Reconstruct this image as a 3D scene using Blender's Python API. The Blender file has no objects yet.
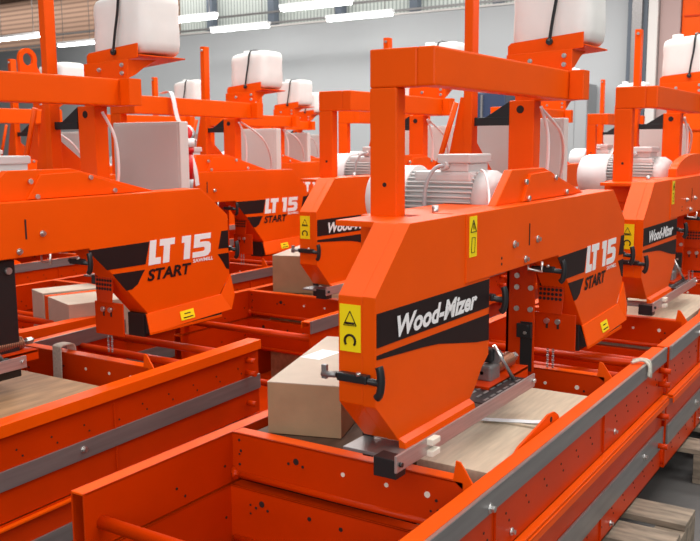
import bpy, bmesh, math, random
from mathutils import Vector, Matrix
random.seed(4)
SC = bpy.context.scene
COL = SC.collection
H = 1.45            # camera height above the floor, metres

# ------------------------------------------------------------------ camera
f_px, yaw, pitch, roll = 883.5, .5731, .1447, -.0064
F = Vector((math.cos(yaw)*math.cos(pitch), math.sin(yaw)*math.cos(pitch), -math.sin(pitch)))
R0 = F.cross(Vector((0, 0, 1))).normalized(); U0 = R0.cross(F)
R1 = math.cos(roll)*R0 + math.sin(roll)*U0; U1 = -math.sin(roll)*R0 + math.cos(roll)*U0
cd = bpy.data.cameras.new('camera'); cam = bpy.data.objects.new('camera', cd); COL.objects.link(cam)
cam.matrix_world = Matrix(((R1.x, U1.x, -F.x, 0), (R1.y, U1.y, -F.y, 0), (R1.z, U1.z, -F.z, H), (0, 0, 0, 1)))
cd.sensor_width = 36; cd.lens = 36*f_px/700; cd.clip_start = .05; cd.clip_end = 200
cd.dof.use_dof = True; cd.dof.focus_distance = 2.7; cd.dof.aperture_fstop = 9
SC.camera = cam

# ------------------------------------------------------------------ world, lights, exposure
w = bpy.data.worlds.new('hall_light'); SC.world = w; w.use_nodes = True
w.node_tree.nodes['Background'].inputs[0].default_value = (.93, .96, 1, 1)
w.node_tree.nodes['Background'].inputs[1].default_value = .34
SC.view_settings.view_transform = 'Standard'; SC.view_settings.look = 'None'
SC.view_settings.exposure = .09; SC.view_settings.gamma = 1; SC.view_settings.use_curve_mapping = False

def area(name, loc, sx, sy, power, rot=(0, 0, 0), col=(1, .98, .95)):
    d = bpy.data.lights.new(name, 'AREA'); d.shape = 'RECTANGLE'; d.size = sx; d.size_y = sy
    d.energy = power; d.color = col
    o = bpy.data.objects.new(name, d); o.location = loc; o.rotation_euler = rot; COL.objects.link(o)
    return o
# rows of overhead hall lighting, then two added fill lights
area('overhead_light', (0.5, 1.2, 5.2), 1.2, 7, 115)
area('overhead_light', (4.0, 2.5, 5.2), 1.2, 8, 340)
area('overhead_light', (8.5, 4.5, 5.2), 1.2, 12, 620)
area('overhead_light', (13.5, 9, 5.2), 1.2, 18, 900)
area('overhead_light', (18.1, 14, 6.0), .8, 30, 700)  # unseen fill added behind the partition to brighten the far wall
area('overhead_light', (2.6, -2.2, 3.6), 5, .8, 70, (math.radians(38), 0, 0))  # added fill, tilted to lift the front faces of the nearest machine
# added fill light from behind the camera, brightening the faces turned towards it
area('camera_side_fill', (-4.6, -1.2, 3.4), 6, 3, 225, (math.radians(60), 0, math.radians(-74)), (1, 1, 1))

# ------------------------------------------------------------------ materials
def mat(name, col, rough=.5, metal=0., spec=.5, noise=0., nscale=8., bump=0., bscale=60., stretch=None, coat=0., emit=0., dark=None, sss=0.):
    m = bpy.data.materials.new(name); m.use_nodes = True
    nt = m.node_tree; b = nt.nodes['Principled BSDF']
    b.inputs['Base Color'].default_value = (*col, 1); b.inputs['Roughness'].default_value = rough
    b.inputs['Metallic'].default_value = metal; b.inputs['Specular IOR Level'].default_value = spec
    b.inputs['Coat Weight'].default_value = coat; b.inputs['Coat Roughness'].default_value = .12
    if sss:
        b.inputs['Subsurface Weight'].default_value = sss; b.inputs['Subsurface Radius'].default_value = (.05, .05, .05)
    if emit:
        b.inputs['Emission Color'].default_value = (1, 1, .97, 1); b.inputs['Emission Strength'].default_value = emit
    if noise or bump:
        tc = nt.nodes.new('ShaderNodeTexCoord'); mp = nt.nodes.new('ShaderNodeMapping')
        nt.links.new(tc.outputs['Object'], mp.inputs['Vector'])
        if stretch: mp.inputs['Scale'].default_value = stretch
    if noise:
        n = nt.nodes.new('ShaderNodeTexNoise'); n.inputs['Scale'].default_value = nscale; n.inputs['Detail'].default_value = 5
        nt.links.new(mp.outputs['Vector'], n.inputs['Vector'])
        r = nt.nodes.new('ShaderNodeValToRGB')
        d = dark or tuple(c*(1-noise) for c in col)
        r.color_ramp.elements[0].position = .3; r.color_ramp.elements[0].color = (*d, 1)
        r.color_ramp.elements[1].position = .7; r.color_ramp.elements[1].color = (*[min(1, c*(1+noise*.35)) for c in col], 1)
        nt.links.new(n.outputs['Fac'], r.inputs['Fac']); nt.links.new(r.outputs['Color'], b.inputs['Base Color'])
    if bump:
        n2 = nt.nodes.new('ShaderNodeTexNoise'); n2.inputs['Scale'].default_value = bscale
        nt.links.new(mp.outputs['Vector'], n2.inputs['Vector'])
        bp = nt.nodes.new('ShaderNodeBump'); bp.inputs['Strength'].default_value = bump; bp.inputs['Distance'].default_value = .002
        nt.links.new(n2.outputs['Fac'], bp.inputs['Height']); nt.links.new(bp.outputs['Normal'], b.inputs['Normal'])
    return m
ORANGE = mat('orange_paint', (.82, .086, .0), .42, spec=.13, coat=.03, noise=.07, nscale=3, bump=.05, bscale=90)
ORANGE_SHADE = mat('shaded_orange_paint', (.58, .037, .0), .32, spec=.14, coat=.03, noise=.12, nscale=4, bump=.06, bscale=80)  # orange paint darkened and reddened: shade of webs and interiors in the colour
STEEL = mat('galvanised_steel', (.42, .42, .42), .38, metal=.75, noise=.25, nscale=10, stretch=(1, 6, 6))
DSTEEL = mat('dull_steel_strip', (.30, .285, .28), .40, metal=.6, noise=.18, nscale=14, stretch=(.25, 3, 3))
BOLT = mat('zinc_bolt', (.62, .62, .6), .28, metal=.9)
BLACK = mat('black_plastic', (.012, .012, .013), .38)
HOLE = mat('dark_hole', (.02, .006, .004), .8)
DECAL = mat('black_decal', (.016, .008, .008), .5, spec=.2)
WHITE = mat('white_lettering', (.82, .82, .82), .4)
YELLOW = mat('yellow_label', (.93, .70, .0), .4)
TANK = mat('white_polyethylene', (.80, .79, .76), .42, sss=.15, noise=.04, nscale=12, bump=.15, bscale=14)
PANEL = mat('light_grey_panel', (.66, .62, .59), .45, noise=.03, nscale=3)
MOTOR = mat('grey_motor_enamel', (.60, .60, .59), .4, bump=.08, bscale=120)
CAPM = mat('white_fan_cowl', (.80, .80, .80), .35)
PVC = mat('grey_cable', (.40, .41, .42), .4)
WCABLE = mat('white_cable', (.78, .76, .76), .4)
PINKST = mat('brushed_blade_guide', (.52, .44, .42), .32, metal=.6, noise=.18, nscale=18, stretch=(.4, 5, 12))
CREAM = mat('cream_plastic', (.80, .74, .62), .5)
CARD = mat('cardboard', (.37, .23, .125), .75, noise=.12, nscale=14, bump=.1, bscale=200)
CARDTOP = mat('pale_cardboard', (.52, .43, .34), .7, noise=.08, nscale=10)  # on brown boxes a lighter top, light from above put into the colour
PAPER = mat('paper_label', (.82, .84, .86), .5)
WOOD = mat('pale_pine_board', (.58, .47, .34), .6, noise=.16, nscale=9, stretch=(1, 8, 8), bump=.15, bscale=30)
PLY = mat('brown_plywood', (.40, .235, .12), .6, noise=.35, nscale=5, stretch=(1.2, 7, 7), bump=.15, bscale=30)
PALLET = mat('pallet_wood', (.30, .235, .17), .75, noise=.5, nscale=7, stretch=(5, 1.2, 5), bump=.35, bscale=30)
SPRING = mat('copper_spring', (.38, .17, .10), .35, metal=.7)
CLOTH = mat('cream_webbing', (.66, .62, .52), .9, noise=.2, nscale=90)
RED = mat('red_plug_plastic', (.65, .012, .015), .3)
GLASS = mat('navy_panel', (.035, .05, .10), .3)

# ------------------------------------------------------------------ mesh builder (template coordinates: camera-level z = 0)
class MB:
    def __init__(s, org=(0, 0, 0)):
        s.bm = bmesh.new(); s.mats = []; s.org = Vector(org)
    def mi(s, m):
        if m not in s.mats: s.mats.append(m)
        return s.mats.index(m)
    def _add(s, verts, faces, m, bev=0., smooth=False, seg=2):
        b = bmesh.new(); vs = [b.verts.new(Vector(v)-s.org) for v in verts]
        for f in faces:
            try: b.faces.new([vs[i] for i in f])
            except ValueError: pass
        bmesh.ops.recalc_face_normals(b, faces=b.faces)
        if bev: bmesh.ops.bevel(b, geom=list(b.edges), offset=bev, segments=seg, affect='EDGES', profile=.6, clamp_overlap=True)
        k = s.mi(m)
        mp = {v: s.bm.verts.new(v.co) for v in b.verts}
        for f in b.faces:
            nf = s.bm.faces.new([mp[v] for v in f.verts]); nf.material_index = k; nf.smooth = smooth
        b.free(); return s
    def box(s, x0, x1, y0, y1, z0, z1, m, bev=.002):
        V = [(x, y, z) for x in (x0, x1) for y in (y0, y1) for z in (z0, z1)]
        return s._add(V, [(0, 1, 3, 2), (4, 6, 7, 5), (0, 4, 5, 1), (2, 3, 7, 6), (0, 2, 6, 4), (1, 5, 7, 3)], m, bev)
    def hexa(s, V, m, bev=.002):      # V: 4 bottom, 4 top
        return s._add(V, [(0, 1, 2, 3), (4, 7, 6, 5), (0, 4, 5, 1), (1, 5, 6, 2), (2, 6, 7, 3), (3, 7, 4, 0)], m, bev)
    def prism(s, pts, a0, a1, ax, m, bev=.002):
        def P(p, a): return (p[0], a, p[1]) if ax == 'y' else ((a, p[0], p[1]) if ax == 'x' else (p[0], p[1], a))
        n = len(pts); V = [P(p, a0) for p in pts]+[P(p, a1) for p in pts]
        F_ = [tuple(range(n)), tuple(range(2*n-1, n-1, -1))]+[(i, (i+1) % n, n+(i+1) % n, n+i) for i in range(n)]
        return s._add(V, F_, m, bev)
    def cyl(s, p0, p1, r, m, r1=None, n=20, bev=0., smooth=True):
        p0 = Vector(p0); p1 = Vector(p1); d = (p1-p0).normalized(); r1 = r if r1 is None else r1
        a = d.orthogonal().normalized(); b = d.cross(a); V = []
        for (p, q) in ((p0, r), (p1, r1)):
            V += [p+a*q*math.cos(2*math.pi*i/n)+b*q*math.sin(2*math.pi*i/n) for i in range(n)]
        k = s.mi(m); vs = [s.bm.verts.new(v-s.org) for v in V]
        for i in range(n):
            f = s.bm.faces.new([vs[i], vs[(i+1) % n], vs[n+(i+1) % n], vs[n+i]]); f.material_index = k; f.smooth = smooth
        for ring in (vs[:n][::-1], vs[n:]):
            f = s.bm.faces.new(ring); f.material_index = k
        return s
    def lathe(s, c, axis, prof, m, n=28):   # prof: list of (t along axis, radius)
        c = Vector(c); d = Vector(axis).normalized(); a = d.orthogonal().normalized(); b = d.cross(a); k = s.mi(m)
        rings = []
        for t, r in prof:
            rings.append([s.bm.verts.new(c+d*t+(a*math.cos(2*math.pi*i/n)+b*math.sin(2*math.pi*i/n))*max(r, 1e-4)-s.org) for i in range(n)])
        for A, B in zip(rings, rings[1:]):
            for i in range(n):
                f = s.bm.faces.new([A[i], A[(i+1) % n], B[(i+1) % n], B[i]]); f.material_index = k; f.smooth = True
        for rg in (rings[0][::-1], rings[-1]):
            f = s.bm.faces.new(rg); f.material_index = k
        return s
    def tube(s, pts, r, m, n=10, sub=6, flat=None):
        P = [Vector(p) for p in pts]
        if sub > 1 and len(P) > 2:
            Q = []
            for i in range(len(P)-1):
                a = P[max(i-1, 0)]; b = P[i]; c = P[i+1]; d = P[min(i+2, len(P)-1)]
                for j in range(sub):
                    t = j/sub
                    Q.append(.5*((2*b)+(c-a)*t+(2*a-5*b+4*c-d)*t*t+(3*b-a-3*c+d)*t**3))
            Q.append(P[-1]); P = Q
        k = s.mi(m); rings = []; up = None
        for i, p in enumerate(P):
            d = (P[min(i+1, len(P)-1)]-P[max(i-1, 0)]).normalized()
            if up is None: up = d.orthogonal().normalized()
            up = (up-d*up.dot(d)).normalized(); b = d.cross(up)
            if flat:
                wv = Vector(flat[0]); wv = (wv-d*wv.dot(d)).normalized(); nv = d.cross(wv)
                co = [p+wv*flat[1]+nv*flat[2], p-wv*flat[1]+nv*flat[2], p-wv*flat[1]-nv*flat[2], p+wv*flat[1]-nv*flat[2]]
            else: co = [p+(up*math.cos(2*math.pi*j/n)+b*math.sin(2*math.pi*j/n))*r for j in range(n)]
            rings.append([s.bm.verts.new(c-s.org) for c in co])
        N = len(rings[0])
        for A, B in zip(rings, rings[1:]):
            for j in range(N):
                f = s.bm.faces.new([A[j], A[(j+1) % N], B[(j+1) % N], B[j]]); f.material_index = k; f.smooth = not flat
        for rg in (rings[0][::-1], rings[-1]):
            f = s.bm.faces.new(rg); f.material_index = k
        return s
    def build(s, name, parent=None):
        bmesh.ops.recalc_face_normals(s.bm, faces=s.bm.faces)
        me = bpy.data.meshes.new(name); s.bm.to_mesh(me); s.bm.free()
        for m in s.mats: me.materials.append(m)
        o = bpy.data.objects.new(name, me); COL.objects.link(o)
        if parent is not None: o.parent = parent
        return o

def tag(o, label=None, cat=None, group=None, kind=None):
    if label: o['label'] = label
    if cat: o['category'] = cat
    if group: o['group'] = group
    if kind: o['kind'] = kind
    return o
def empty(name, loc, label, cat, group=None):
    o = bpy.data.objects.new(name, None); o.location = loc; o.empty_display_size = .1; COL.objects.link(o)
    return tag(o, label, cat, group)
KIDS = {}
def copy_tree(o, parent=None):
    c = o.copy(); COL.objects.link(c)
    if parent is not None: c.parent = parent
    for ch in list(o.children): copy_tree(ch, c)
    return c

# ---------------------------------------------------- lettering on the y = const front face (x to the right, z up)
def glyph_mesh(mb, text, x0, z0, wid, hei, y, m, off=.0, shear=.25, th=.0008, slope=0.):
    cu = bpy.data.curves.new('t', 'FONT'); cu.body = text; cu.size = 1; cu.offset = off; cu.shear = shear; cu.resolution_u = 3
    cu.fill_mode = 'BOTH'
    to = bpy.data.objects.new('t', cu); COL.objects.link(to); dg = bpy.context.evaluated_depsgraph_get()
    me = bpy.data.meshes.new_from_object(to.evaluated_get(dg)); bpy.data.objects.remove(to)
    xs = [v.co.x for v in me.vertices]; ys = [v.co.y for v in me.vertices]
    ax, bx, ay, by = min(xs), max(xs), min(ys), max(ys); k = mb.mi(m); vs = []
    for v in me.vertices:
        X = x0+(v.co.x-ax)/(bx-ax)*wid; Z = z0+(v.co.y-ay)/(by-ay)*hei+slope*(X-x0)
        vs.append(mb.bm.verts.new(Vector((X, y-th, Z))-mb.org))
    for p in me.polygons:
        try: f = mb.bm.faces.new([vs[i] for i in p.vertices]); f.material_index = k
        except ValueError: pass
    bpy.data.curves.remove(cu)
def flat(mb, pts, y, m, th=.0015):
    mb.prism(pts, y-th, y, 'y', m, 0)
def glyphs(mb, x0, z0, hei, y, m):
    sh = .13
    L = [[(0, 0), (.62, 0), (.62, .27), (.33, .27), (.33, 1), (0, 1)],
         [(.52, 1), (1.32, 1), (1.32, .73), (1.08, .73), (1.08, 0), (.75, 0), (.75, .73), (.52, .73)],
         [(1.72, 1), (2.22, 1), (2.22, 0), (1.88, 0), (1.88, .72), (1.72, .72)],
         [(2.42, 1), (3.38, 1), (3.38, .76), (2.76, .76), (2.76, .65), (3.1, .65), (3.3, .62), (3.42, .5), (3.42, .18), (3.3, .04), (3.1, 0),
          (2.38, 0), (2.38, .24), (3.0, .24), (3.07, .28), (3.07, .38), (3.0, .42), (2.42, .42)]]
    for poly in L:
        mb.prism([(x0+hei*1.09*(px+sh*pz), z0+hei*pz) for px, pz in poly], y-.0015, y, 'y', m, 0)

# =================================================================== SETTING
fl = mat('concrete_floor', (.105, .10, .095), .6, noise=.35, nscale=1.3, bump=.2, bscale=25)
wallm = mat('light_grey_wall', (.44, .455, .465), .6, noise=.03, nscale=.5)
def wave_mat(name, c1, c2, scale, axis, rough=.6):
    m = mat(name, c1, rough); nt = m.node_tree; b = nt.nodes['Principled BSDF']
    tc = nt.nodes.new('ShaderNodeTexCoord'); wv = nt.nodes.new('ShaderNodeTexWave'); wv.bands_direction = axis
    wv.inputs['Scale'].default_value = scale; wv.inputs['Distortion'].default_value = .15
    r = nt.nodes.new('ShaderNodeValToRGB'); r.color_ramp.elements[0].color = (*c2, 1); r.color_ramp.elements[1].color = (*c1, 1)
    r.color_ramp.elements[0].position = .1; r.color_ramp.elements[1].position = .55
    nt.links.new(tc.outputs['Object'], wv.inputs['Vector']); nt.links.new(wv.outputs['Fac'], r.inputs['Fac'])
    nt.links.new(r.outputs['Color'], b.inputs['Base Color']); return m
CORR = wave_mat('corrugated_cladding', (.48, .51, .48), (.24, .27, .25), 3.0, 'Y')
BRICK = wave_mat('brown_slatted_cladding', (.30, .18, .12), (.16, .09, .06), 2.2, 'Z', .8)
PINKW = mat('dusty_pink_panel', (.42, .29, .27), .7)
DGREY = mat('dark_blue_grey_steel', (.10, .12, .15), .5)
CEIL = mat('grey_roof_deck', (.35, .35, .35), .8)
def struct(mb, name):
    o = mb.build(name); o['kind'] = 'structure'; return o
struct(MB().box(-8, 30, -12, 40, -.1, 0, fl, 0), 'floor')
struct(MB().box(-8, 30, -12, 40, 6.2, 6.3, CEIL, 0), 'ceiling')
struct(MB().box(17, 17.15, 1.2, 40, 0, 4.13, wallm, 0), 'wall_back')
struct(MB().box(16.97, 17.18, 1.2, 40, 4.13, 4.17, PANEL, 0), 'trim_1')
struct(MB().box(19, 19.2, -12, 17.9, 0, 6.2, CORR, 0), 'wall_far')
struct(MB().box(18.95, 19.2, 17.9, 40, 0, 6.2, BRICK, 0), 'wall_left')
mb = MB()
for z in (4.72, 4.45): mb.box(18.5, 18.55, -6, 40, z, z+.05, DSTEEL, 0)
for y in (10.2, 12.3, 14.4, 16.5, 8.1): mb.box(18.75, 18.98, y, y+.2, 0, 6.2, DGREY, 0)
struct(mb, 'trim_2')

mb = MB()
mb.box(16.7, 16.98, 4.36, 4.72, 0, 6.2, DGREY, .01); mb.box(16.6, 16.72, 4.44, 4.62, 0, 6.2, DSTEEL, .01); mb.build('trim_3')['kind'] = 'structure'
struct(MB().box(16.65, 16.98, 4.17, 4.34, 0, 6.2, PANEL, .01), 'trim_4')
struct(MB().box(16.75, 16.98, 3.80, 4.16, 0, 6.2, PINKW, .01), 'trim_5')
def roller():
    t = bpy.data.objects.new('door_1', None); COL.objects.link(t); t.location = (16.8, 2.5, 0); t['kind'] = 'structure'
    m = MB((16.8, 2.5, 0)); m.box(16.8, 16.95, 1.25, 3.79, 0, 6.2, ORANGE, .01); m.build('door_curtain', t)
    m = MB((16.8, 2.5, 0))
    for k in range(12): m.box(16.78, 16.80, 1.3, 3.75, .1+.5*k, .13+.5*k, ORANGE_SHADE, .003)
    m.build('door_rib', t)
roller()
t = empty('storage_cabinet', (16.6, 5.55, 0), 'tall light grey cabinet against the back wall right of the nearest tank', 'cabinet')
CABG = mat('cabinet_grey', (.36, .37, .38), .5)
MB((16.6, 5.55, 0)).box(16.4, 16.95, 5.32, 5.79, 0, 2.49, CABG, .01).build('body', t)
MB((16.6, 5.55, 0)).box(16.385, 16.4, 5.56, 5.78, .05, 2.44, CABG, .005).build('door', t); MB((16.6, 5.55, 0)).box(16.385, 16.4, 5.33, 5.55, .05, 2.44, CABG, .005).build('door', t)
t = empty('electrical_cabinet', (16.6, 7.5, 0), 'tall navy cabinet against the back wall, seen under the nearest top beam', 'cabinet')
MB((16.6, 7.5, 0)).box(16.4, 16.95, 6.95, 7.85, 0, 2.4, GLASS, .02).build('body', t)
MB((16.6, 7.5, 0)).box(16.36, 16.4, 7.42, 7.46, .1, 2.35, DSTEEL, .005).build('door_seam', t)

# =================================================================== THE SAWMILL HEAD (template)
ORG = (2.6, 1.1, -.80)
def head(label):
    rt = empty('band_sawmill', (ORG[0], ORG[1], ORG[2]+H), label, 'sawmill', None)
    N = lambda: MB(ORG)
    # --- idle wheel cover with writing
    m = N()
    out = [(1.811, -.191), (1.653, -.345), (1.653, -.595), (1.761, -.705), (2.145, -.705), (2.185, -.672), (2.225, -.63), (2.27, -.60), (2.27, -.376), (2.13, -.376), (2.13, -.192)]
    m.prism(out, 1.034, 1.10, 'y', ORANGE, .003)
    out2 = [(1.811, -.190), (1.6525, -.344), (1.6525, -.596), (1.761, -.706), (2.147, -.706), (2.188, -.674), (2.228, -.63), (2.273, -.60), (2.273, -.374), (2.118, -.374), (2.118, -.190)]
    m.prism(out2, 1.0, 1.034, 'y', ORANGE, .0015)
    idle = m.build('wheel_cover', rt)
    m = N(); m.hexa([(1.76, .980, -.728), (2.15, .980, -.728), (2.15, 1.0, -.724), (1.76, 1.0, -.724), (1.76, .985, -.708), (2.15, .985, -.708), (2.15, 1.002, -.698), (1.76, 1.002, -.698)], ORANGE, .001)
    m.build('cover_lip', idle)
    m = N()
    flat(m, [(1.657, -.381), (2.268, -.383), (2.268, -.463), (1.657, -.459)], 1.0, DECAL)
    m.build('black_stripe', idle); m = N()
    flat(m, [(1.657, -.476), (2.27, -.483), (2.27, -.558), (2.19, -.549), (2.06, -.526), (1.96, -.508), (1.876, -.500), (1.657, -.486)], 1.0, DECAL)
    m.build('black_stripe', idle)
    m = N(); glyph_mesh(m, 'Wood-Mizer', 1.745, -.451, .44, .051, .9975, WHITE, off=.038, shear=.28, slope=-.004)
    tag(m.build('lettering', idle), 'white Wood-Mizer lettering')
    m = N()      # warning labels on the end of the idle cover (plane x = 1.65) and on the bar
    m.box(1.6505, 1.652, 1.038, 1.094, -.473, -.364, YELLOW, 0)
    for (a, b) in (((1.049, -.412), (1.066, -.379)), ((1.066, -.379), (1.083, -.412)), ((1.083, -.412), (1.049, -.412))):
        m.tube([(1.650, a[0], a[1]), (1.650, b[0], b[1])], .0012, DECAL, n=4, sub=1)
    m.tube([(1.650, 1.054, -.407), (1.650, 1.078, -.407)], .003, DECAL, n=5, sub=1)
    arc = [(1.650, 1.066+.014*math.cos(t), -.448+.014*math.sin(t)) for t in [math.radians(q) for q in range(-40, 221, 20)]]
    m.tube(arc, .003, DECAL, n=5, sub=1)
    m.build('warning_label', idle)
    # --- bar and drive wheel cover
    m = N()
    out = [(2.112, -.19), (3.423, -.19), (3.59, -.313), (3.59, -.58), (3.515, -.66), (3.10, -.668), (2.82, -.378), (2.112, -.376)]
    m.prism(out, .996, 1.098, 'y', ORANGE, .003)
    m.box(2.553, 2.559, .9945, .997, -.317, -.25, HOLE, 0)
    for x, z in ((2.345, -.333), (2.345, -.35)): m.cyl((x, .9975, z), (x, .9945, z), .004, HOLE, n=8)
    cov = m.build('blade_cover', rt)
    m = N()
    # flared skirt: slopes outward below the cover, closed at its right end
    A, B = (3.085, -.668), (3.52, -.657); 
    m.hexa([(3.078, .966, -.738), (3.565, .966, -.722), (3.565, .972, -.722), (3.078, .972, -.738), (3.085, .991, -.664), (3.53, .991, -.652), (3.53, .997, -.652), (3.085, .997, -.664)], ORANGE, .001)
    m.hexa([(3.565, .966, -.722), (3.60, .976, -.662), (3.60, .982, -.662), (3.565, .972, -.722), (3.53, .991, -.652), (3.592, .991, -.572), (3.592, .997, -.572), (3.53, .997, -.652)], ORANGE, .0005)
    m.box(3.078, 3.50, .966, .972, -.745, -.734, ORANGE, .001)
    m.build('cover_lip', cov)
    m = N(); m.box(3.08, 3.54, 1.002, 1.092, -.758, -.664, BLACK, .003); m.prism([(.974, -.738), (1.003, -.668), (1.003, -.745)], 3.085, 3.50, 'x', BLACK, .001); m.build('dark_hollow', cov)  # black filling that stands for the shaded hollow under the cover
    m = N()
    flat(m, [(2.812, -.384), (3.12, -.382), (3.094, -.468), (2.90, -.467)], .996, DECAL)
    m.build('black_stripe', cov); m = N()
    flat(m, [(2.925, -.486), (3.09, -.489), (3.07, -.512), (3.05, -.54), (3.02, -.556), (2.99, -.558)], .996, DECAL)
    m.build('black_stripe', cov); m = N()
    flat(m, [(3.545, -.379), (3.588, -.379), (3.588, -.456), (3.522, -.454)], .996, DECAL)
    m.build('black_stripe', cov); m = N()
    flat(m, [(3.517, -.477), (3.588, -.477), (3.588, -.55), (3.57, -.545), (3.55, -.515)], .996, DECAL)
    m.build('black_stripe', cov)
    m = N(); glyphs(m, 3.110, -.475, .096, .996, WHITE)
    glyph_mesh(m, 'SAWMILL', 3.36, -.495, .125, .015, .9945, WHITE, off=.03, shear=.1)
    tag(m.build('lettering', cov), 'white LT 15 lettering')
    m = N(); glyph_mesh(m, 'START', 3.10, -.538, .25, .047, .9945, DECAL, off=.036, shear=.2)
    tag(m.build('lettering', cov), 'black START lettering')
    m = N(); m.box(2.127, 2.172, .9945, .996, -.307, -.198, YELLOW, 0)
    for (a, b) in (((2.132, -.24), (2.149, -.208)), ((2.149, -.208), (2.167, -.24)), ((2.167, -.24), (2.132, -.24))):
        m.tube([(a[0], .994, a[1]), (b[0], .994, b[1])], .0013, DECAL, n=4, sub=1)
    m.tube([(2.149, .994, -.217), (2.151, .994, -.233)], .0014, DECAL, n=4, sub=1)
    for (a, b) in (((2.14, -.255), (2.16, -.255)), ((2.16, -.255), (2.158, -.295)), ((2.158, -.295), (2.138, -.295)), ((2.138, -.295), (2.14, -.255))):
        m.tube([(a[0], .994, a[1]), (b[0], .994, b[1])], .0009, DECAL, n=4, sub=1)
    m.build('warning_label', cov)
    def sk(x, t): return (x, .966+.025*t-.0028, -.738+.074*t+.031*(x-3.078))
    m = N(); q0, q1, q2, q3 = sk(3.255, .18), sk(3.335, .18), sk(3.338, .66), sk(3.258, .66)
    m.hexa([q0, q1, (q1[0], q1[1]+.001, q1[2]), (q0[0], q0[1]+.001, q0[2]), q3, q2, (q2[0], q2[1]+.001, q2[2]), (q3[0], q3[1]+.001, q3[2])], YELLOW, 0)
    m.tube([sk(3.28, .5), sk(3.315, .5)], .0025, DECAL, n=4, sub=1); m.tube([sk(3.27, .3), sk(3.325, .3)], .0025, DECAL, n=4, sub=1)
    m.build('arrow_label', cov)
    for x, z in ((2.437, -.302), (2.623, -.304), (2.526, -.356)):
        b = N(); b.cyl((x, .996, z), (x, .992, z), .011, BOLT, n=16); b.cyl((x, .992, z), (x, .984, z), .0075, BOLT, n=6, smooth=False); b.build('bolt', cov)
    # --- blade guide bar, black channel foot and chute
    m = N(); m.box(1.645, 2.487, .941, .947, -.737, -.697, PINKST, .001)
    gb = m.build('blade_guide_bar', rt)
    m = N(); m.cyl((2.47, .942, -.715), (2.47, .932, -.715), .006, BOLT, n=8); m.cyl((1.66, .942, -.72), (1.66, .934, -.72), .006, BLACK, n=8); m.build('bolt', gb)
    m = N(); m.prism([(.948, -.757), (1.008, -.757), (1.008, -.710), (.948, -.712)], 1.655, 1.70, 'x', BLACK, .002); m.box(1.795, 1.803, 1.095, 1.125, -.775, -.66, BLACK, .002); m.box(1.70, 1.80, .97, 1.12, -.730, -.722, DSTEEL, .001); m.build('channel_foot', gb)
    for z in (-.706, -.734):
        m = N(); m.box(1.79, 1.83, .925, .944, z-.008, z+.008, CREAM, .003); m.build('clip', gb)
    m = N()
    m.box(2.155, 2.46, .95, 1.09, -.712, -.708, BLACK, .001)
    for i in range(4):
        for j in range(6):
            x = 2.175+j*.046+(i % 2)*.02; y = .965+i*.03
            m.box(x, x+.03, y, y+.007, -.7079, -.7065, STEEL, 0)
    m.build('slotted_chute', rt)
    # --- portal frame
    m = N(); m.box(2.052, 2.10, 1.175, 1.258, -.30, .141, ORANGE, .004)
    m.cyl((2.054, 1.212, -.115), (2.0505, 1.212, -.115), .006, HOLE, n=12)
    m.box(1.90, 2.14, 1.10, 1.27, -.215, -.20, ORANGE, .002); m.build('front_post', rt)
    m = N(); m.box(2.052, 2.11, 1.115, 1.258, .141, .242, ORANGE, .005); m.box(2.052, 3.062, 1.062, 1.116, .141, .242, ORANGE, .006)
    m.box(3.062, 3.125, 1.008, 1.06, .141, .242, ORANGE, .003); m.box(3.06, 3.12, 1.062, 1.26, .141, .242, ORANGE, .004)
    m.build('top_beam', rt)
    m = N(); m.box(3.035, 3.10, 1.175, 1.272, -.30, .143, ORANGE, .004)
    m.cyl((3.036, 1.228, .111), (3.0335, 1.228, .111), .014, HOLE, n=16); m.build('rear_post', rt)
    m = N(); m.box(3.01, 3.06, 1.405, 1.44, -.20, .615, ORANGE, .003)
    m.prism([(3.055, .02), (3.06, -.19), (3.33, -.19), (3.30, -.165)], 1.42, 1.426, 'y', ORANGE, .001)
    m.prism([(1.43, .16), (1.43, -.19), (1.53, -.19), (1.455, .16)], 3.015, 3.022, 'x', ORANGE, .001)
    m.cyl((3.01, 1.42, .59), (3.0, 1.42, .59), .008, BOLT, n=8)
    m.build('mast', rt)
    m = N(); m.tube([(2.98, 1.455, .14), (2.96, 1.54, -.16)], .011, ORANGE, n=8, sub=1); m.build('brace', rt)
    m = N(); m.box(3.03, 3.05, 1.27, 1.41, .055, .085, BLACK, .002); m.prism([(1.27, .08), (1.37, .08), (1.27, .14)], 3.032, 3.045, 'x', BLACK, .001); m.build('black_arm', rt)
    m = N(); m.box(2.07, 3.15, 1.10, 1.30, -.34, -.20, ORANGE, .003); m.build('back_beam', rt)
    # --- tank shelf
    m = N()
    m.prism([(1.072, .243), (1.32, .243), (1.32, .312), (1.072, .320)], 3.118, 3.126, 'x', ORANGE, .002)
    m.prism([(3.12, .246), (3.12, .318), (3.28, .326), (3.22, .30), (3.16, .262)], 1.075, 1.081, 'y', ORANGE, .001)
    m.prism([(1.04, .325), (1.325, .30), (1.325, .345), (1.312, .356), (1.04, .38)], 3.14, 3.147, 'x', ORANGE, .002)
    m.hexa([(3.145, 1.035, .333), (3.395, 1.03, .333), (3.395, 1.32, .308), (3.145, 1.32, .308), (3.145, 1.035, .338), (3.395, 1.03, .338), (3.395, 1.32, .313), (3.145, 1.32, .313)], ORANGE, .001)
    sh = m.build('tank_bracket', rt)
    for y, z in ((1.227, .285), (1.10, .298), (1.10, .267), (1.162, .358)):
        b = N(); x = 3.116 if z < .33 else 3.136
        b.cyl((x+.004, y, z), (x-.004, y, z), .0085, BOLT, n=12); b.cyl((x-.003, y, z), (x-.009, y, z), .006, BOLT, n=6, smooth=False); b.build('bolt', sh)
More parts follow.
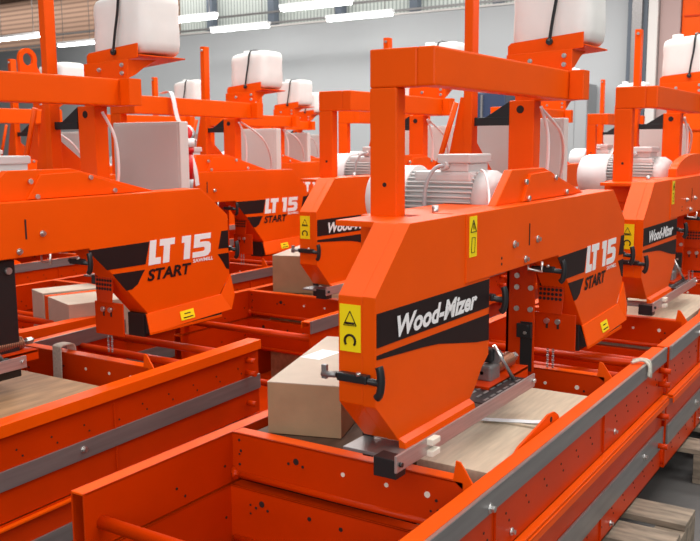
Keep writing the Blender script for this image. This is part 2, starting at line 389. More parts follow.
    # tank: rounded canister
    def canister():
        b = bmesh.new(); n = 26; rings = []
        zs = [(0, .90), (.012, .97), (.04, 1.0), (.10, 1.0), (.15, .985), (.19, 1.0), (.215, .985), (.232, .93), (.240, .80), (.243, .5)]
        for z, k in zs:
            rg = []
            for i in range(n*2):
                t = math.pi*i/n; e = .38
                cx = math.copysign(abs(math.cos(t))**e, math.cos(t))*.118*k; cy = math.copysign(abs(math.sin(t))**e, math.sin(t))*.152*k
                zz = z
                rg.append(b.verts.new((3.278+cx-ORG[0], 1.178+cy-ORG[1], .337+zz-.09*(cy)-ORG[2])))
            rings.append(rg)
        for A, B in zip(rings, rings[1:]):
            for i in range(len(A)):
                f = b.faces.new([A[i], A[(i+1) % len(A)], B[(i+1) % len(A)], B[i]]); f.smooth = True
        b.faces.new(rings[0][::-1]); b.faces.new(rings[-1])
        me = bpy.data.meshes.new('water_tank'); b.to_mesh(me); b.free(); me.materials.append(TANK)
        o = bpy.data.objects.new('water_tank', me); COL.objects.link(o); o.parent = rt; return o
    tk = canister()
    m = N(); m.cyl((3.30, 1.27, .565), (3.30, 1.27, .60), .03, TANK, n=20); m.build('tank_cap', tk)
    m = N(); m.tube([(3.132, 1.162, .352), (3.138, 1.155, .42), (3.146, 1.145, .50), (3.155, 1.143, .56), (3.185, 1.143, .590), (3.268, 1.143, .594), (3.36, 1.143, .588), (3.392, 1.143, .55), (3.396, 1.143, .45), (3.396, 1.143, .33)], .01, BLACK, flat=((0, 1, 0), .0055, .002))
    m.cyl((3.137, 1.162, .352), (3.127, 1.162, .352), .012, BLACK, n=12); m.build('strap', tk)
    # --- control panel
    m = N(); m.box(3.586, 3.64, 1.257, 1.68, -.30, .092, PANEL, .004); pn = m.build('control_box', rt)
    m = N(); m.box(3.583, 3.586, 1.27, 1.665, -.29, .08, PANEL, .001); m.build('panel_cover', pn)
    m = N(); m.tube([(3.09, 1.19, .13), (3.16, 1.18, .10), (3.30, 1.17, .03), (3.42, 1.2, -.06), (3.50, 1.24, -.15), (3.52, 1.27, -.24)], .006, WCABLE)
    m.build('control_cable', rt); m = N()
    m.tube([(3.06, 1.16, .12), (3.11, 1.15, .02), (3.13, 1.16, -.12), (3.14, 1.2, -.22)], .006, WCABLE); m.build('cable', rt)
    # --- motor, its shaft pointing at the belt guard
    ax, az, Rr = 2.68, -.195, .100
    m = N(); m.lathe((ax, 1.20, az), (0, 1, 0), [(0, .02), (0, Rr*.9), (.28, Rr*.9), (.28, .02)], MOTOR)
    for i in range(40):
        t = 2*math.pi*i/40
        if math.sin(t) > .9: continue
        c = Vector((math.cos(t), 0, math.sin(t)))
        m.tube([(ax+c.x*Rr*.97, 1.205, az+c.z*Rr*.97), (ax+c.x*Rr*.97, 1.47, az+c.z*Rr*.97)], .004, MOTOR, n=4, sub=1, flat=(tuple(c), .011, .0022))
    m.lathe((ax, 1.135, az), (0, 1, 0), [(0, .02), (0, Rr*.80), (.03, Rr*1.0), (.07, Rr*1.02), (.07, .02)], MOTOR)
    m.box(ax-.085, ax+.085, 1.21, 1.42, az+Rr*.6, az+Rr*.98, MOTOR, .012)
    mo = m.build('electric_motor', rt)
    m = N(); m.lathe((ax, 1.615, az), (0, -1, 0), [(0, .01), (0, Rr*.78), (.012, Rr*.98), (.04, Rr*1.12), (.17, Rr*1.15), (.17, Rr*1.10), (.16, .02)], CAPM); m.build('fan_cowl', mo)
    m = N(); m.box(2.60, 2.755, 1.225, 1.325, -.098, -.070, MOTOR, .004); m.box(2.592, 2.763, 1.215, 1.333, -.071, -.042, MOTOR, .006)
    m.box(2.62, 2.74, 1.23, 1.33, -.12, -.095, MOTOR, .003)
    tb = m.build('terminal_box', mo)
    m = N(); m.cyl((2.602, 1.30, -.078), (2.585, 1.305, -.078), .013, MOTOR, n=12); m.tube([(2.59, 1.304, -.078), (2.57, 1.325, -.085), (2.555, 1.345, -.12), (2.55, 1.355, -.17), (2.55, 1.355, -.26)], .0065, PVC); m.build('cable', tb)
    # --- belt guard on top of the bar
    m = N(); m.prism([(2.41, -.19), (2.53, -.088), (2.80, -.088), (3.21, -.19)], 1.045, 1.072, 'y', ORANGE, .003)
    m.prism([(2.60, -.188), (2.66, -.105), (2.83, -.10), (3.10, -.18), (3.10, -.188)], 1.035, 1.046, 'y', ORANGE, .002)
    bg = m.build('belt_guard', rt)
    for x, z in ((2.615, -.127), (2.877, -.123), (2.64, -.18), (2.99, -.176)):
        b = N(); b.cyl((x, 1.037, z), (x, 1.028, z), .009, BOLT, n=8); b.build('bolt', bg)
    m = N(); m.cyl((2.17, 1.12, -.205), (2.17, 1.12, -.175), .01, BOLT, n=8); m.build('bolt', rt); m = N(); m.tube([(2.42, 1.07, -.188), (2.46, 1.09, -.15), (2.50, 1.12, -.10), (2.56, 1.16, -.09)], .004, WCABLE); m.build('cable', bg)
    # --- lift column and slide between the wheel covers
    m = N(); m.box(2.85, 2.862, 1.088, 1.19, -.795, -.30, ORANGE_SHADE, .002); m.box(2.85, 2.93, 1.178, 1.19, -.795, -.30, ORANGE_SHADE, .002)
    m.box(2.848, 2.8505, 1.092, 1.135, -.795, -.62, BLACK, 0)
    cl = m.build('lift_column', rt)
    for y, z in ((1.15, -.46), (1.15, -.50), (1.15, -.575), (1.10, -.50), (1.10, -.575)):
        b = N(); b.cyl((2.851, y, z), (2.843, y, z), .0095, BOLT, n=10); b.build('bolt', cl)
    m = N(); m.cyl((2.849, 1.112, -.64), (2.83, 1.112, -.64), .014, BLACK, n=12); m.box(2.835, 2.849, 1.09, 1.145, -.675, -.625, BLACK, .003); m.cyl((2.836, 1.112, -.655), (2.828, 1.112, -.655), .006, BOLT, n=6); m.build('slide_block', cl)
    m = N(); m.hexa([(2.935, 1.02, -.60), (2.94, 1.02, -.60), (2.94, 1.10, -.60), (2.935, 1.10, -.60), (2.95, 1.01, -.43), (2.955, 1.01, -.43), (2.955, 1.125, -.42), (2.95, 1.125, -.42)], ORANGE_SHADE, .001)
    for i in range(6):
        for j in range(7):
            y = 1.027+i*.0145; z = -.548+j*.016; x = 2.935+(z+.60)/.17*.015
            m.cyl((x+.001, y, z), (x-.0016, y, z), .0062, HOLE, n=6)
    m.box(2.93, 2.945, 1.02, 1.12, -.445, -.425, BLACK, .004)
    m.box(2.945, 2.952, .972, 1.125, -.728, -.60, ORANGE_SHADE, .002)
    for y in (1.075, 1.035):
        m.box(2.9435, 2.9455, y-.004, y+.004, -.655, -.632, HOLE, 0)
        m.cyl((2.946, y, -.638+.01), (2.936, y, -.628), .010, BOLT, n=10)
    m.build('slide_plate', rt)
    m = N()
    for y in (1.075, 1.055):
        for k in range(9):
            m.cyl((2.96, y, -.73-.008*k-.001), (2.96, y, -.736-.008*k), .005 if k % 2 else .0035, DSTEEL, n=6)
    m.build('chain', rt)
    m = N()
    hx = [(2.42+.0044*k/4, 1.05+.021*math.cos(k*.9), -.678+.021*math.sin(k*.9)) for k in range(120)]
    m.tube(hx, .0034, SPRING, n=5, sub=1); m.cyl((2.42, 1.05, -.678), (2.55, 1.05, -.678), .014, DSTEEL, n=12); m.build('spring', rt)
    m = N()
    m.cyl((2.34, 1.05, -.678), (2.60, 1.05, -.678), .006, BOLT, n=8); m.cyl((2.57, 1.05, -.678), (2.59, 1.05, -.678), .014, BOLT, n=6, smooth=False)
    m.tube([(2.38, 1.03, -.60), (2.43, .985, -.71)], .006, BOLT, n=8, sub=1)
    m.cyl((2.385, 1.035, -.64), (2.415, 1.035, -.64), .022, DSTEEL, n=10); m.box(2.34, 2.41, 1.02, 1.075, -.705, -.655, DSTEEL, .008); m.box(2.36, 2.40, 1.03, 1.06, -.65, -.61, BLACK, .006)
    m.box(2.28, 2.58, 1.0, 1.095, -.712, -.700, ORANGE_SHADE, .003); m.box(2.28, 2.58, 1.0, 1.004, -.735, -.700, ORANGE_SHADE, .001)
    m.build('blade_tensioner', rt)
    # --- T handles
    def latch(x, y0, y1, z, silver=True):
        m = N(); m.cyl((x, y0, z), (x, y1, z-.006), .008, BLACK, n=10); m.box(x-.012, x+.01, y1+.03, y0-.01, z-.011, z+.009, BLACK, .004)
        m.tube([(x, y1+.004, z+.032), (x, y1, z+.02), (x, y1-.002, z-.005), (x, y1+.002, z-.03), (x, y1+.01, z-.040)], .0095, BLACK, n=8)
        m.cyl((x-.012, y1+.05, z+.008), (x-.012, y1+.05, z+.016), .006, BOLT, n=8)
        if silver: m.cyl((x-.002, y0-.005, z), (x-.002, y0+.035, z-.003), .0075, DSTEEL, n=10); m.box(x-.006, x+.004, y0+.022, y0+.036, z-.014, z+.02, DSTEEL, .002)
        return m.build('latch_handle', rt)
    latch(1.637, 1.098, .978, -.527)
    latch(2.292, 1.05, .962, -.438, False)
    latch(2.80, 1.08, .97, -.423, False)
    latch(3.61, 1.05, .965, -.46, False)
    m = N(); m.tube([(2.64, 1.03, -.372), (2.64, 1.03, -.404), (2.64, .985, -.408), (2.64, .985, -.376)], .0045, BOLT, n=8, sub=1); m.build('pull_handle', rt)
    return rt

# =================================================================== BED SEGMENT (template)
BORG = (2.385, 1.18, -1.0)
def bed(label, lower=False, flip=False):
    rt = empty('sawmill_bed', (BORG[0], BORG[1], BORG[2]+H), label, 'sawmill bed')
    N = lambda: MB(BORG); X0, X1 = 1.295, 3.475
    # near-side rail (facing the viewer)
    m = N(); zt = -.80 if not lower else -1.0; zb = -.99 if not lower else -1.29
    if flip: zb = -1.107 if not lower else -1.29; zt = -.80 if not lower else -1.112
    m.box(X0, X1, .79, .796, zb, zt, ORANGE_SHADE, .001)
    if flip and lower:
        m.box(X0, X1, .772, .80, -1.125, -1.118, ORANGE, .001)
    elif flip:
        m.box(X0, X1, .79, .838, zt-.006, zt, ORANGE, .002); m.box(X0, X1, .776, .80, -.838, -.832, ORANGE, .001); m.box(X0, X1, .772, .777, -.838, -.80, ORANGE, .001)
        m.box(X0, X1, .776, .80, -.806, -.80, ORANGE, .001)
    elif not lower:
        m.box(X0, X1, .79, .838, zt-.006, zt, ORANGE, .002); m.box(X0, X1, .832, .838, zt-.03, zt-.003, ORANGE, .001)
        m.box(X0, X1, .768, .796, zb-.004, zb+.002, ORANGE, .001)
        m.box(X0, X1, .79, .85, zb, zb+.006, ORANGE_SHADE, .001)
    else:
        m.box(X0, X1, .764, .80, -1.004, -.998, ORANGE, .001); m.box(X0, X1, .764, .769, -1.02, -1.0, ORANGE, .001)
        m.box(X0, X1, .79, .85, zb, zb+.006, ORANGE_SHADE, .001)
    for xx in [X0+.1+.13*k for k in range(16)]:
        for dz in (-.075, -.10):
            m.cyl((xx+.02*(dz < -.08), .791, zt+dz+(-.02 if not lower else -.14)), (xx+.02*(dz < -.08), .7885, zt+dz+(-.02 if not lower else -.14)), .0035, HOLE, n=8)
    for gx in (1.842, 2.69):
        m.box(gx, gx+.006, .784, .79, zb+.01, (zt-.055 if not lower else -1.2), ORANGE_SHADE, .001)
    rr = m.build('side_rail', rt)
    m = N()
    if flip and not lower: m.box(X0, X1, .781, .789, -1.005, -.945, DSTEEL, .001)
    elif flip: m.box(X0, X1, .781, .789, -1.26, -1.20, DSTEEL, .001)
    elif not lower: m.box(X0, X1, .781, .789, -.852, -.799, DSTEEL, .001); m.box(X0, X1, .7805, .7895, -.799, -.796, BOLT, 0)
    else: m.box(X0, X1, .781, .789, -1.195, -1.114, DSTEEL, .001)
    st = m.build('guide_strip', rr)
    for x, z in (((2.55, -.972), (1.2+.3, -.972)) if flip and not lower else ((2.55, -1.23),) if flip else ((1.80, -.838), (3.19, -.838)) if not lower else ((1.80, -1.15), (3.19, -1.15))):
        b = N(); b.cyl((x, .782, z), (x, .778, z), .012, BOLT, n=16); b.cyl((x, .779, z), (x, .768, z), .008, BOLT, n=6, smooth=False); b.build('bolt', st)
    for x, z in () if flip else (((1.95, -.955), (2.82, -.948)) if not lower else ((1.95, -1.265), (2.81, -1.262))):
        b = N(); b.cyl((x, .79, z), (x, .786, z), .010, BOLT, n=12); b.cyl((x, .787, z), (x, .778, z), .0065, BOLT, n=6, smooth=False); b.build('bolt', rr)
    for x in ((3.40,) if not lower else (3.40,)):
        for z in ((-.872, -.925) if not lower else (-1.05, -1.17)):
            b = N(); b.cyl((x, .79, z), (x, .745, z), .011, ORANGE_SHADE, n=12); b.build('lug', rr)
    # far-side rail
    m = N(); zt2 = -.80 if not lower else -.95; zb2 = -.945 if not lower else -1.29
    m.box(X0, X1, 1.57, 1.575, zb2, zt2, ORANGE_SHADE, .001); m.box(X0, X1, 1.61, 1.615, zb2, zt2, ORANGE_SHADE, .001)
    m.box(X0, X1, 1.57, 1.615, zt2-.006, zt2, ORANGE, .002)
    for xx in [X0+.3+.19*k for k in range(10)]:
        for z in (zt2-.09, zt2-.12): m.cyl((xx+(.03 if z < zt2-.1 else 0), 1.571, z), (xx+(.03 if z < zt2-.1 else 0), 1.5688, z), .004, HOLE, n=8)
    r2 = m.build('side_rail', rt)
    if flip and not lower:
        m = N(); m.box(X0, X1, 1.560, 1.569, -.86, -.798, DSTEEL, .001); m.build('guide_strip', r2)
        for x in (2.9, 1.9):
            b = N(); b.cyl((x, 1.561, -.85), (x, 1.548, -.85), .011, BOLT, n=10); b.build('bolt', r2)
    # cross members
    for cx in (1.82, 2.93):
        m = N(); z1 = -.80 if not lower else -.95; z0 = -.917 if not lower else -1.10
        if lower: cx += -.012
        m.box(cx, cx+.006, .80 if lower else .86, 1.57, z0, z1, ORANGE_SHADE, .001)
        m.box(cx, cx+.045, .88, 1.57, z1-.006, z1, ORANGE if not lower else ORANGE_SHADE, .002)
        m.tube([(cx+.002, 1.56, z0-.004), (cx+.002, .80, z0-.004)], .010, ORANGE_SHADE, n=10, sub=1)
        hs = [(1.35, -.045, .009), (1.375, -.055, .004), (1.328, -.055, .004), (1.545, -.02, .004), (1.54, -.05, .004), (1.545, -.06, .003), (1.545, -.09, .004), (1.20, -.05, .006), (1.07, -.05, .006), (.955, -.05, .008), (.93, -.06, .004), (.925, -.085, .004), (.945, -.09, .003)] if not lower else \
             [(1.46, -.035, .009), (1.48, -.05, .004), (1.44, -.05, .004), (1.50, -.07, .003), (1.50, -.045, .003), (1.30, -.04, .006), (1.20, -.045, .006)]
        for i, (y, dz, r) in enumerate(hs):
            m.cyl((cx+.001, y, z1+dz), (cx-.0015, y, z1+dz), r, HOLE if i not in (7, 8, 9) else CREAM, n=12)
        if not lower:
            m.prism([(.845, -.83), (.887, -.80), (.880, -.75), (.868, -.752), (.835, -.80)], cx, cx+.006, 'x', ORANGE, .001)
            m.tube([(cx+.003, 1.568, -.908), (cx-.01, 1.55, -.925)], .012, ORANGE_SHADE, n=8, sub=1)
        m.build('cross_member', rt)
    if not lower and not flip:
        m = N(); m.prism([(2.02, -.84), (2.12, -.80), (2.26, -.782), (2.34, -.770), (2.39, -.775), (2.42, -.79), (2.44, -.815), (2.5, -.84)], .842, .848, 'y', ORANGE, .001)
        m.cyl((2.36, .8405, -.79), (2.36, .8495, -.79), .008, HOLE, n=12); m.build('lug_plate', rt)
    for tx, tz in (((1.345, -.886), (3.22, -.87), (3.40, -.86)) if not lower else ((3.25, -1.1), (3.40, -1.1), (1.345, -1.13))):
        m = N(); m.tube([(tx, 1.571, tz), (tx, .797, tz)], .0165, ORANGE_SHADE, n=16, sub=1); m.build('tie_tube', rt)
    m = N()
    if lower: m.box(X0, X1, .86, 1.56, -1.288, -1.28, ORANGE_SHADE, .001); m.build('bottom_plate', rt)
    return rt

# =================================================================== PLACE THE MACHINES
def put(o, dx, dy, dz=0, tilt=0, org=ORG):
    o.location = (org[0]+dx, org[1]+dy, org[2]+dz+H); o.rotation_euler = (0, -tilt, 0)
HEADS = [
    (0, 0, 0, 0, 'orange sawmill head nearest the camera, black Wood-Mizer band facing out', 'a'),
    (2.192, -.014, .005, 0, 'orange sawmill head at right edge, its yellow-labelled end beside the nearest LT 15 cover', 'a'),
    (-.657, 1.526, -.001, .003, 'large orange sawmill at left with LT 15 START cover whole, other end cut off', 'a'),
    (1.75, 1.383, .013, -.004, 'orange sawmill head behind the centre, Wood-Mizer end half hidden by the nearest post', 'a'),
    (1.462, 2.622, .016, -.011, 'orange LT 15 START sawmill directly behind the large left one, above the centre-left box', 'a'),
    (3.80, 2.62, 0, 0, 'distant orange sawmill head whose twin posts show through the frame behind the centre', 'a'),
    (3.95, 1.40, 0, 0, 'orange sawmill head seen behind the nearest white control box and tank bracket', 'a'),
    (6.15, 1.40, 0, 0, 'small far orange sawmill head between the nearest tank and the right mast', 'a'),
    (3.75, 3.98, 0, 0, 'far orange sawmill head with the middle of three distant white tanks', 'a'),
    (1.20, 4.25, 0, 0, 'far orange sawmill head glimpsed under the left beam behind the left mast', 'a'),
    (3.14, 4.75, 0, 0, 'far orange sawmill head with small white tank behind the strap on the left beam', 'a'),
    (5.6, 5.1, 0, 0, 'farthest orange sawmill just left of the second row post, smallest white tank', 'a')]
h0 = None
for i, (dx, dy, dz, tl, lab, _) in enumerate(HEADS):
    if i == 0: h0 = head(lab); o = h0
    else: o = copy_tree(h0); o['label'] = lab
    o['group'] = 'rows of sawmill heads'; put(o, dx, dy, dz, tl)
    if i == 1:
        for ch in list(o.children):
            if ch.name.startswith('belt_guard'):
                m = MB(ORG); m.prism([(2.41, -.19), (2.415, -.15)]+[(2.86-.44*math.cos(math.radians(q)), -.165+.085*math.sin(math.radians(q))) for q in range(15, 166, 10)]+[(3.3, -.19)], 1.045, 1.085, 'y', ORANGE, .003)
                g_ = m.build('rounded_guard', o); tag(g_, 'rounded belt guard')
                for g in list(ch.children): bpy.data.objects.remove(g)
                bpy.data.objects.remove(ch)
    if i == 2:
        for ch in list(o.children):
            if ch.name.startswith('control_cable'): bpy.data.objects.remove(ch); continue
            if ch.name.startswith('lift_column'):
                for g in list(ch.children): bpy.data.objects.remove(g)
                bpy.data.objects.remove(ch)
        m = MB(ORG); m.box(2.43, 2.53, 1.03, 1.09, -.79, -.385, BLACK, .004); m.cyl((2.50, 1.03, -.42), (2.50, 1.02, -.42), .012, BOLT, n=10); tag(m.build('lift_column', o), 'black lift column')
        m = MB(ORG); ring = [(2.70+.038*math.cos(math.radians(q)), .292+.038*math.sin(math.radians(q))) for q in range(-20, 201, 20)]
        inn = [(2.70+.021*math.cos(math.radians(q)), .292+.021*math.sin(math.radians(q))) for q in range(0, 360, 20)]
        outer = ring+[(2.664, .15), (2.76, .15), (2.76, .25), (2.738, .26)]
        N2 = 40; import bisect
        o_pts = []; 
        for k in range(N2):          # plate with a round hole: loft hole ring to outline by angle
            t_ = 2*math.pi*k/N2; dx_, dz_ = math.cos(t_), math.sin(t_)
            best = None
            for (p, q) in zip(outer, outer[1:]+outer[:1]):
                ex, ez = q[0]-p[0], q[1]-p[1]; den = dx_*ez-dz_*ex
                if abs(den) < 1e-9: continue
                fx, fz = p[0]-2.70, p[1]-.292; tt = (fx*ez-fz*ex)/den; uu = (fx*dz_-fz*dx_)/den
                if tt > 0 and -1e-6 <= uu <= 1+1e-6 and (best is None or tt < best): best = tt
            o_pts.append((2.70+dx_*(best or .038), .292+dz_*(best or .038)))
        i_pts = [(2.70+.021*math.cos(2*math.pi*k/N2), .292+.021*math.sin(2*math.pi*k/N2)) for k in range(N2)]
        V = []; Fc = []
        for y_ in (1.117, 1.129):
            V += [(x_, y_, z_) for x_, z_ in o_pts]+[(x_, y_, z_) for x_, z_ in i_pts]
        for k in range(N2):
            n_ = (k+1) % N2; a_ = 2*N2
            Fc += [(k, n_, N2+n_, N2+k), (a_+k, a_+N2+k, a_+N2+n_, a_+n_), (k, a_+k, a_+n_, n_), (N2+k, N2+n_, a_+N2+n_, a_+N2+k)]
        m._add(V, Fc, ORANGE, 0); m.build('lifting_eye', o)
BEDS = [(0, 0, 0, 0, 'under the nearest sawmill', 0), (2.192, -.014, .004, 0, 'at the right edge', 0),
        (-.69, 1.46, -.022, .02, 'at lower left, holding plywood', 1),
        (1.83, 1.44, .01, 0, 'holding the farther cardboard carton', 0), (1.56, 2.70, 0, 0, 'behind the left LT 15 cover', 0), (4.03, 1.43, 0, 0, 'behind the nearest lift column', 0),
        (-.66, 2.42, 0, 0, 'holding two wrapped boxes at far left', 1), (4.40, -.03, 0, 0, 'beyond the right-hand machine', 0), (6.23, 1.42, 0, 0, 'far behind the right-hand machine', 0), (3.76, 2.70, 0, 0, 'far behind the central post', 0),
        (3.70, 4.02, 0, 0, 'far under the small middle white tank', 0), (5.6, 5.1, 0, 0, 'under the farthest sawmill', 0), (1.35, 4.25, 0, 0, 'far behind the left mast', 0)]
PROTO = {}
for i, (dx, dy, dz, tl, lab, fl_) in enumerate(BEDS):
    if fl_ not in PROTO: PROTO[fl_] = (bed('', False, bool(fl_)), bed('', True, bool(fl_))); o, l = PROTO[fl_]
    else: o = copy_tree(PROTO[fl_][0]); l = copy_tree(PROTO[fl_][1])
    o['label'] = 'upper red-orange steel bed segment '+lab; l['label'] = 'lower red-orange steel bed segment '+lab
    o['group'] = l['group'] = 'stacked sawmill bed segments'
    put(o, dx, dy, dz, tl, BORG); put(l, dx, dy, dz, tl, BORG)

# pallets under the beds
def pallet(label, cx, cy, w=.80, l=1.2):
    t = empty('pallet', (cx, cy, 0), label, 'pallet', 'wooden pallets')
    for k in range(6):
        m = MB((cx, cy, 0)); x = cx-l/2+k*(l-.16)/5
        m.box(x, x+.155, cy-w/2, cy+w/2, .128, .15, PALLET, .003); m.build('deck_board', t)
    for y in (cy-w/2, cy-.05, cy+w/2-.1):
        m = MB((cx, cy, 0)); m.box(cx-l/2, cx+l/2, y, y+.1, .022, .127, PALLET, .003); m.box(cx-l/2, cx+l/2, y, y+.1, 0, .021, PALLET, .003); m.build('bearer', t)
    return t
pallet('weathered wooden pallet at lower right under the nearest bed', 2.52, 1.02, .86, 1.3)
pallet('wooden pallet at right edge under the right-hand bed', 4.66, 1.06, .86, 1.7)
pallet('wooden pallet under the left-hand bed', 1.75, 2.62, .7, 1.6).scale.z = .64
for (a, b, c) in ((4.2, 2.6, 'behind the nearest machine'), (3.9, 3.9, 'below the LT 15 START machine at centre left'), (6.4, 2.6, 'beneath the machine behind the lift column'), (1.7, 3.9, 'below the bed with two wrapped boxes'), (6.8, 1.2, 'beyond the right-hand machine'), (8.6, 2.6, 'far behind the right-hand machine'), (6.1, 3.9, 'far behind the central post'), (6.1, 5.2, 'far under the small middle white tank'), (3.7, 5.4, 'far behind the left mast'), (8.0, 6.3, 'beneath the farthest machine')):
    pallet('wooden pallet under the bed '+c, a, b, .8, 1.6)
# =================================================================== CARGO IN THE BEDS
def yawbox(name, corner, yawd, lx, ly, z0, z1, m, label, cat, topm=None, bev=.002, group=None):
    c = Vector((corner[0], corner[1], 0)); a = math.radians(yawd)
    ux = Vector((math.cos(a), math.sin(a), 0)); uy = Vector((-math.sin(a), math.cos(a), 0))
    P = [c, c+ux*lx, c+ux*lx+uy*ly, c+uy*ly]; ctr = (c+ux*lx/2+uy*ly/2); org = (ctr.x, ctr.y, z0)
    mb = MB(org)
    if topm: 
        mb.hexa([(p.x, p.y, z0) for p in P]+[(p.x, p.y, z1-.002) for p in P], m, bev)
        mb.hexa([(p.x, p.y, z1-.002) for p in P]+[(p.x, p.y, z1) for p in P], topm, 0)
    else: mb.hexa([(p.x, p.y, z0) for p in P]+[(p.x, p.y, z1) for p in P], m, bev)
    o = mb.build(name); o.location = (ctr.x, ctr.y, z0+H)
    return tag(o, label, cat, group)
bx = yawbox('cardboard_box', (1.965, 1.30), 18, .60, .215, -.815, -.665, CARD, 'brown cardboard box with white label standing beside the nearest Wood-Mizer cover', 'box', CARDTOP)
mb = MB((0, 0, 0)); mb.box(-.06, .06, -.035, .035, 0, .0006, PAPER, 0); lb = mb.build('paper_label', bx); lb.location = (.02, .06, .1502)
DARKW = mat('shade_darkened_wood', (.10, .055, .03), .7, noise=.3, nscale=6, stretch=(1, 7, 7))  # brown wood darkened to stand for the shaded gap under the box
yawbox('packing_crate', (1.88, 1.10), 0, .90, .45, -1.29, -.817, DARKW, 'shade-darkened brown packing crate below the nearest cardboard box', 'crate')
yawbox('packing_crate', (1.955, .858), 0, .385, .20, -1.29, -.82, WOOD, 'pale pine crate in the nearest bed, its closer half under the guide bar', 'crate', group='pine crates in the nearest bed')
yawbox('packing_crate', (2.345, .850), 0, .385, .195, -1.29, -.815, WOOD, 'pale pine crate in the nearest bed, closer to the lift column', 'crate', group='pine crates in the nearest bed')
yawbox('packing_crate', (4.05, .86), 0, .80, .45, -1.29, -.81, WOOD, 'pale wooden crate in the right-hand bed below its guide bar', 'crate')
yawbox('plywood_crate', (1.22, 2.30), 0, .83, .52, -1.28, -.842, PLY, 'brown plywood crate lid in the left-hand bed at the left edge', 'crate')
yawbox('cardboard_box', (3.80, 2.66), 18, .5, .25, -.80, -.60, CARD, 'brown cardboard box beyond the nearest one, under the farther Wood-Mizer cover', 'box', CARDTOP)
yawbox('packing_crate', (3.72, 2.50), 0, .75, .42, -1.29, -.805, PLY, 'plywood crate below the farther cardboard box', 'crate')
wb = yawbox('wrapped_box', (2.66, 3.26), -20, .30, .33, -.94, -.735, CARDTOP, 'pale wrapped box at far left, right of the orange band', 'box')
yawbox('wrapped_box', (2.785, 3.60), -20, .30, .17, -.94, -.73, CARDTOP, 'pale wrapped box at far left, left of the orange band', 'box')
mb = MB((0, 0, 0)); mb.box(-.154, -.150, .12, .160, .0, .206, ORANGE, .0005); mb.box(-.154, .15, .12, .160, .205, .2065, ORANGE, 0); o = mb.build('orange_tape', wb); o.rotation_euler = (0, 0, math.radians(-20))
# =================================================================== STRAPS, PLUG
def ribbon(name, pts, wdir, w_, t_, m, label, cat):
    P = [Vector(p) for p in pts]; c = P[0]
    o = MB(c).tube(pts, .01, m, flat=(wdir, w_, t_)).build(name); o.location = (c.x, c.y, c.z+H); return tag(o, label, cat)
ribbon('webbing_strap', [(2.215, 2.80, -.93), (2.217, 2.80, -.86), (2.218, 2.80, -.80), (2.222, 2.80, -.785), (2.26, 2.80, -.782), (2.285, 2.80, -.79), (2.29, 2.80, -.83)], (0, 1, 0), .024, .0025, CLOTH, 'cream webbing strap looped over the cross member at lower left', 'strap')
ribbon('hanging_strap', [(3.80, 3.75, .285), (3.80, 3.68, .292), (3.80, 3.655, .25), (3.81, 3.64, .15), (3.86, 3.62, .0), (3.90, 3.60, -.14), (3.92, 3.60, -.25)], (1, 0, -.1), .016, .002, WCABLE, 'white strap hanging from a beam beside the red plug', 'strap')
o = MB((3.19, .79, -.79)).tube([(3.19, .835, -.794), (3.18, .80, -.782), (3.185, .776, -.79), (3.19, .772, -.83), (3.20, .774, -.85)], .006, CLOTH, n=6).tube([(3.15, .83, -.793), (3.175, .80, -.785), (3.17, .773, -.80), (3.165, .771, -.84)], .006, CLOTH, n=6).build('tie_cord'); o.location = (3.19, .79, -.79+H)
tag(o, 'pale cord knotted around the far end of the nearest guide strip', 'cord')
o = MB((2.36, .95, -.81)).tube([(2.325, 1.045, -.813), (2.34, 1.0, -.8125), (2.365, .94, -.8125), (2.375, .90, -.811), (2.40, .87, -.8125)], .01, PAPER, flat=((1, .3, 0), .013, .001)).build('wrapping_strip'); o.location = (2.36, .95, -.81+H)
tag(o, 'crumpled white film strip lying across the pine crates', 'packaging')
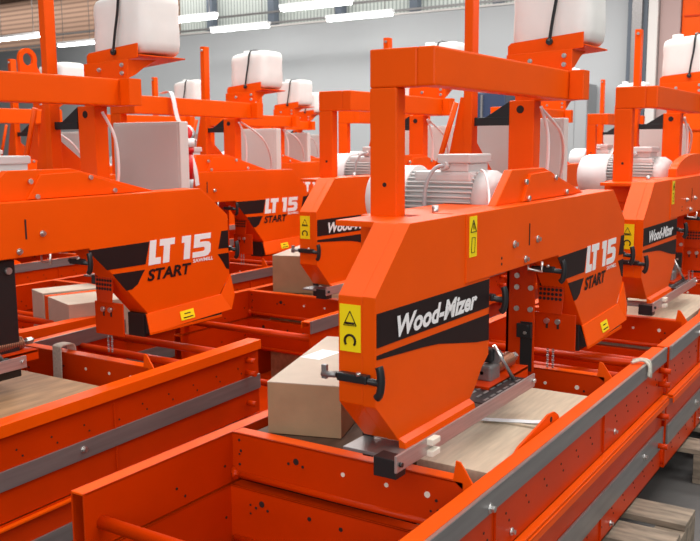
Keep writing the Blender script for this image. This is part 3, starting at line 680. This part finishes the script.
t = empty('power_plug', (3.011, 2.83, -.20+H), 'red industrial power plug with grey collar hanging beside the left control box', 'plug')
PO = (3.0, 2.745, -.20)
def pm(): return MB(PO)
pm().cyl((3.0, 2.745, -.165), (3.0, 2.745, -.045), .032, RED).cyl((3.0, 2.745, -.045), (3.0, 2.745, -.02), .038, RED).build('plug_body', t)
pm().cyl((3.0, 2.745, -.22), (3.0, 2.745, -.165), .026, PVC, r1=.032).build('gland', t)
pm().cyl((3.0, 2.745, -.02), (3.0, 2.745, .02), .041, CAPM).build('collar', t)
pm().lathe((2.995, 2.745, .04), (-.8, -.5, .25), [(-.02, .03), (-.02, .046), (0, .046), (0, .01)], STEEL).lathe((2.985, 2.735, .043), (-.8, -.5, .25), [(-.01, .02), (0, .036), (.006, .030), (.009, .005)], RED).build('lid', t)
pm().tube([(3.0, 2.745, .03), (3.0, 2.76, .08), (3.0, 2.80, .085), (2.99, 2.86, .05)], .01, WCABLE).build('cable', t)
# =================================================================== LAMPS
LAMP = mat('lit_tube', (1, 1, 1), .5, emit=9)
def lamp(x, y0, y1, label):
    z = 2.55+H; org = (x, (y0+y1)/2, z)
    t = empty('strip_lamp', org, label, 'lamp', 'strip lamps under the roof')
    MB(org).box(x-.06, x+.06, y0, y1, z-.01, z+.05, CAPM, .005).build('housing', t)
    MB(org).box(x-.05, x+.05, y0+.03, y1-.03, z-.07, z-.012, LAMP, .01).build('lamp_tube', t)
    m = MB(org)
    for y in (y0+.2, y1-.2): m.cyl((x, y, z+.05), (x, y, 6.2), .008, DSTEEL, n=6)
    m.build('hanger', t)
lamp(14, 17.69, 19.3, 'lit strip lamp at far left, upper row')
lamp(14, 12.19, 13.8, 'lit strip lamp just right of the left white tank, upper row')
lamp(14, 8.95, 10.58, 'lit strip lamp, rightmost of the upper row')
lamp(15.7, 17.7, 19.1, 'lit strip lamp just left of the left white tank, lower row')
lamp(15.7, 12.18, 13.85, 'lit strip lamp, middle of the lower row')
lamp(15.7, 9.07, 10.67, 'lit strip lamp, rightmost of the lower row')
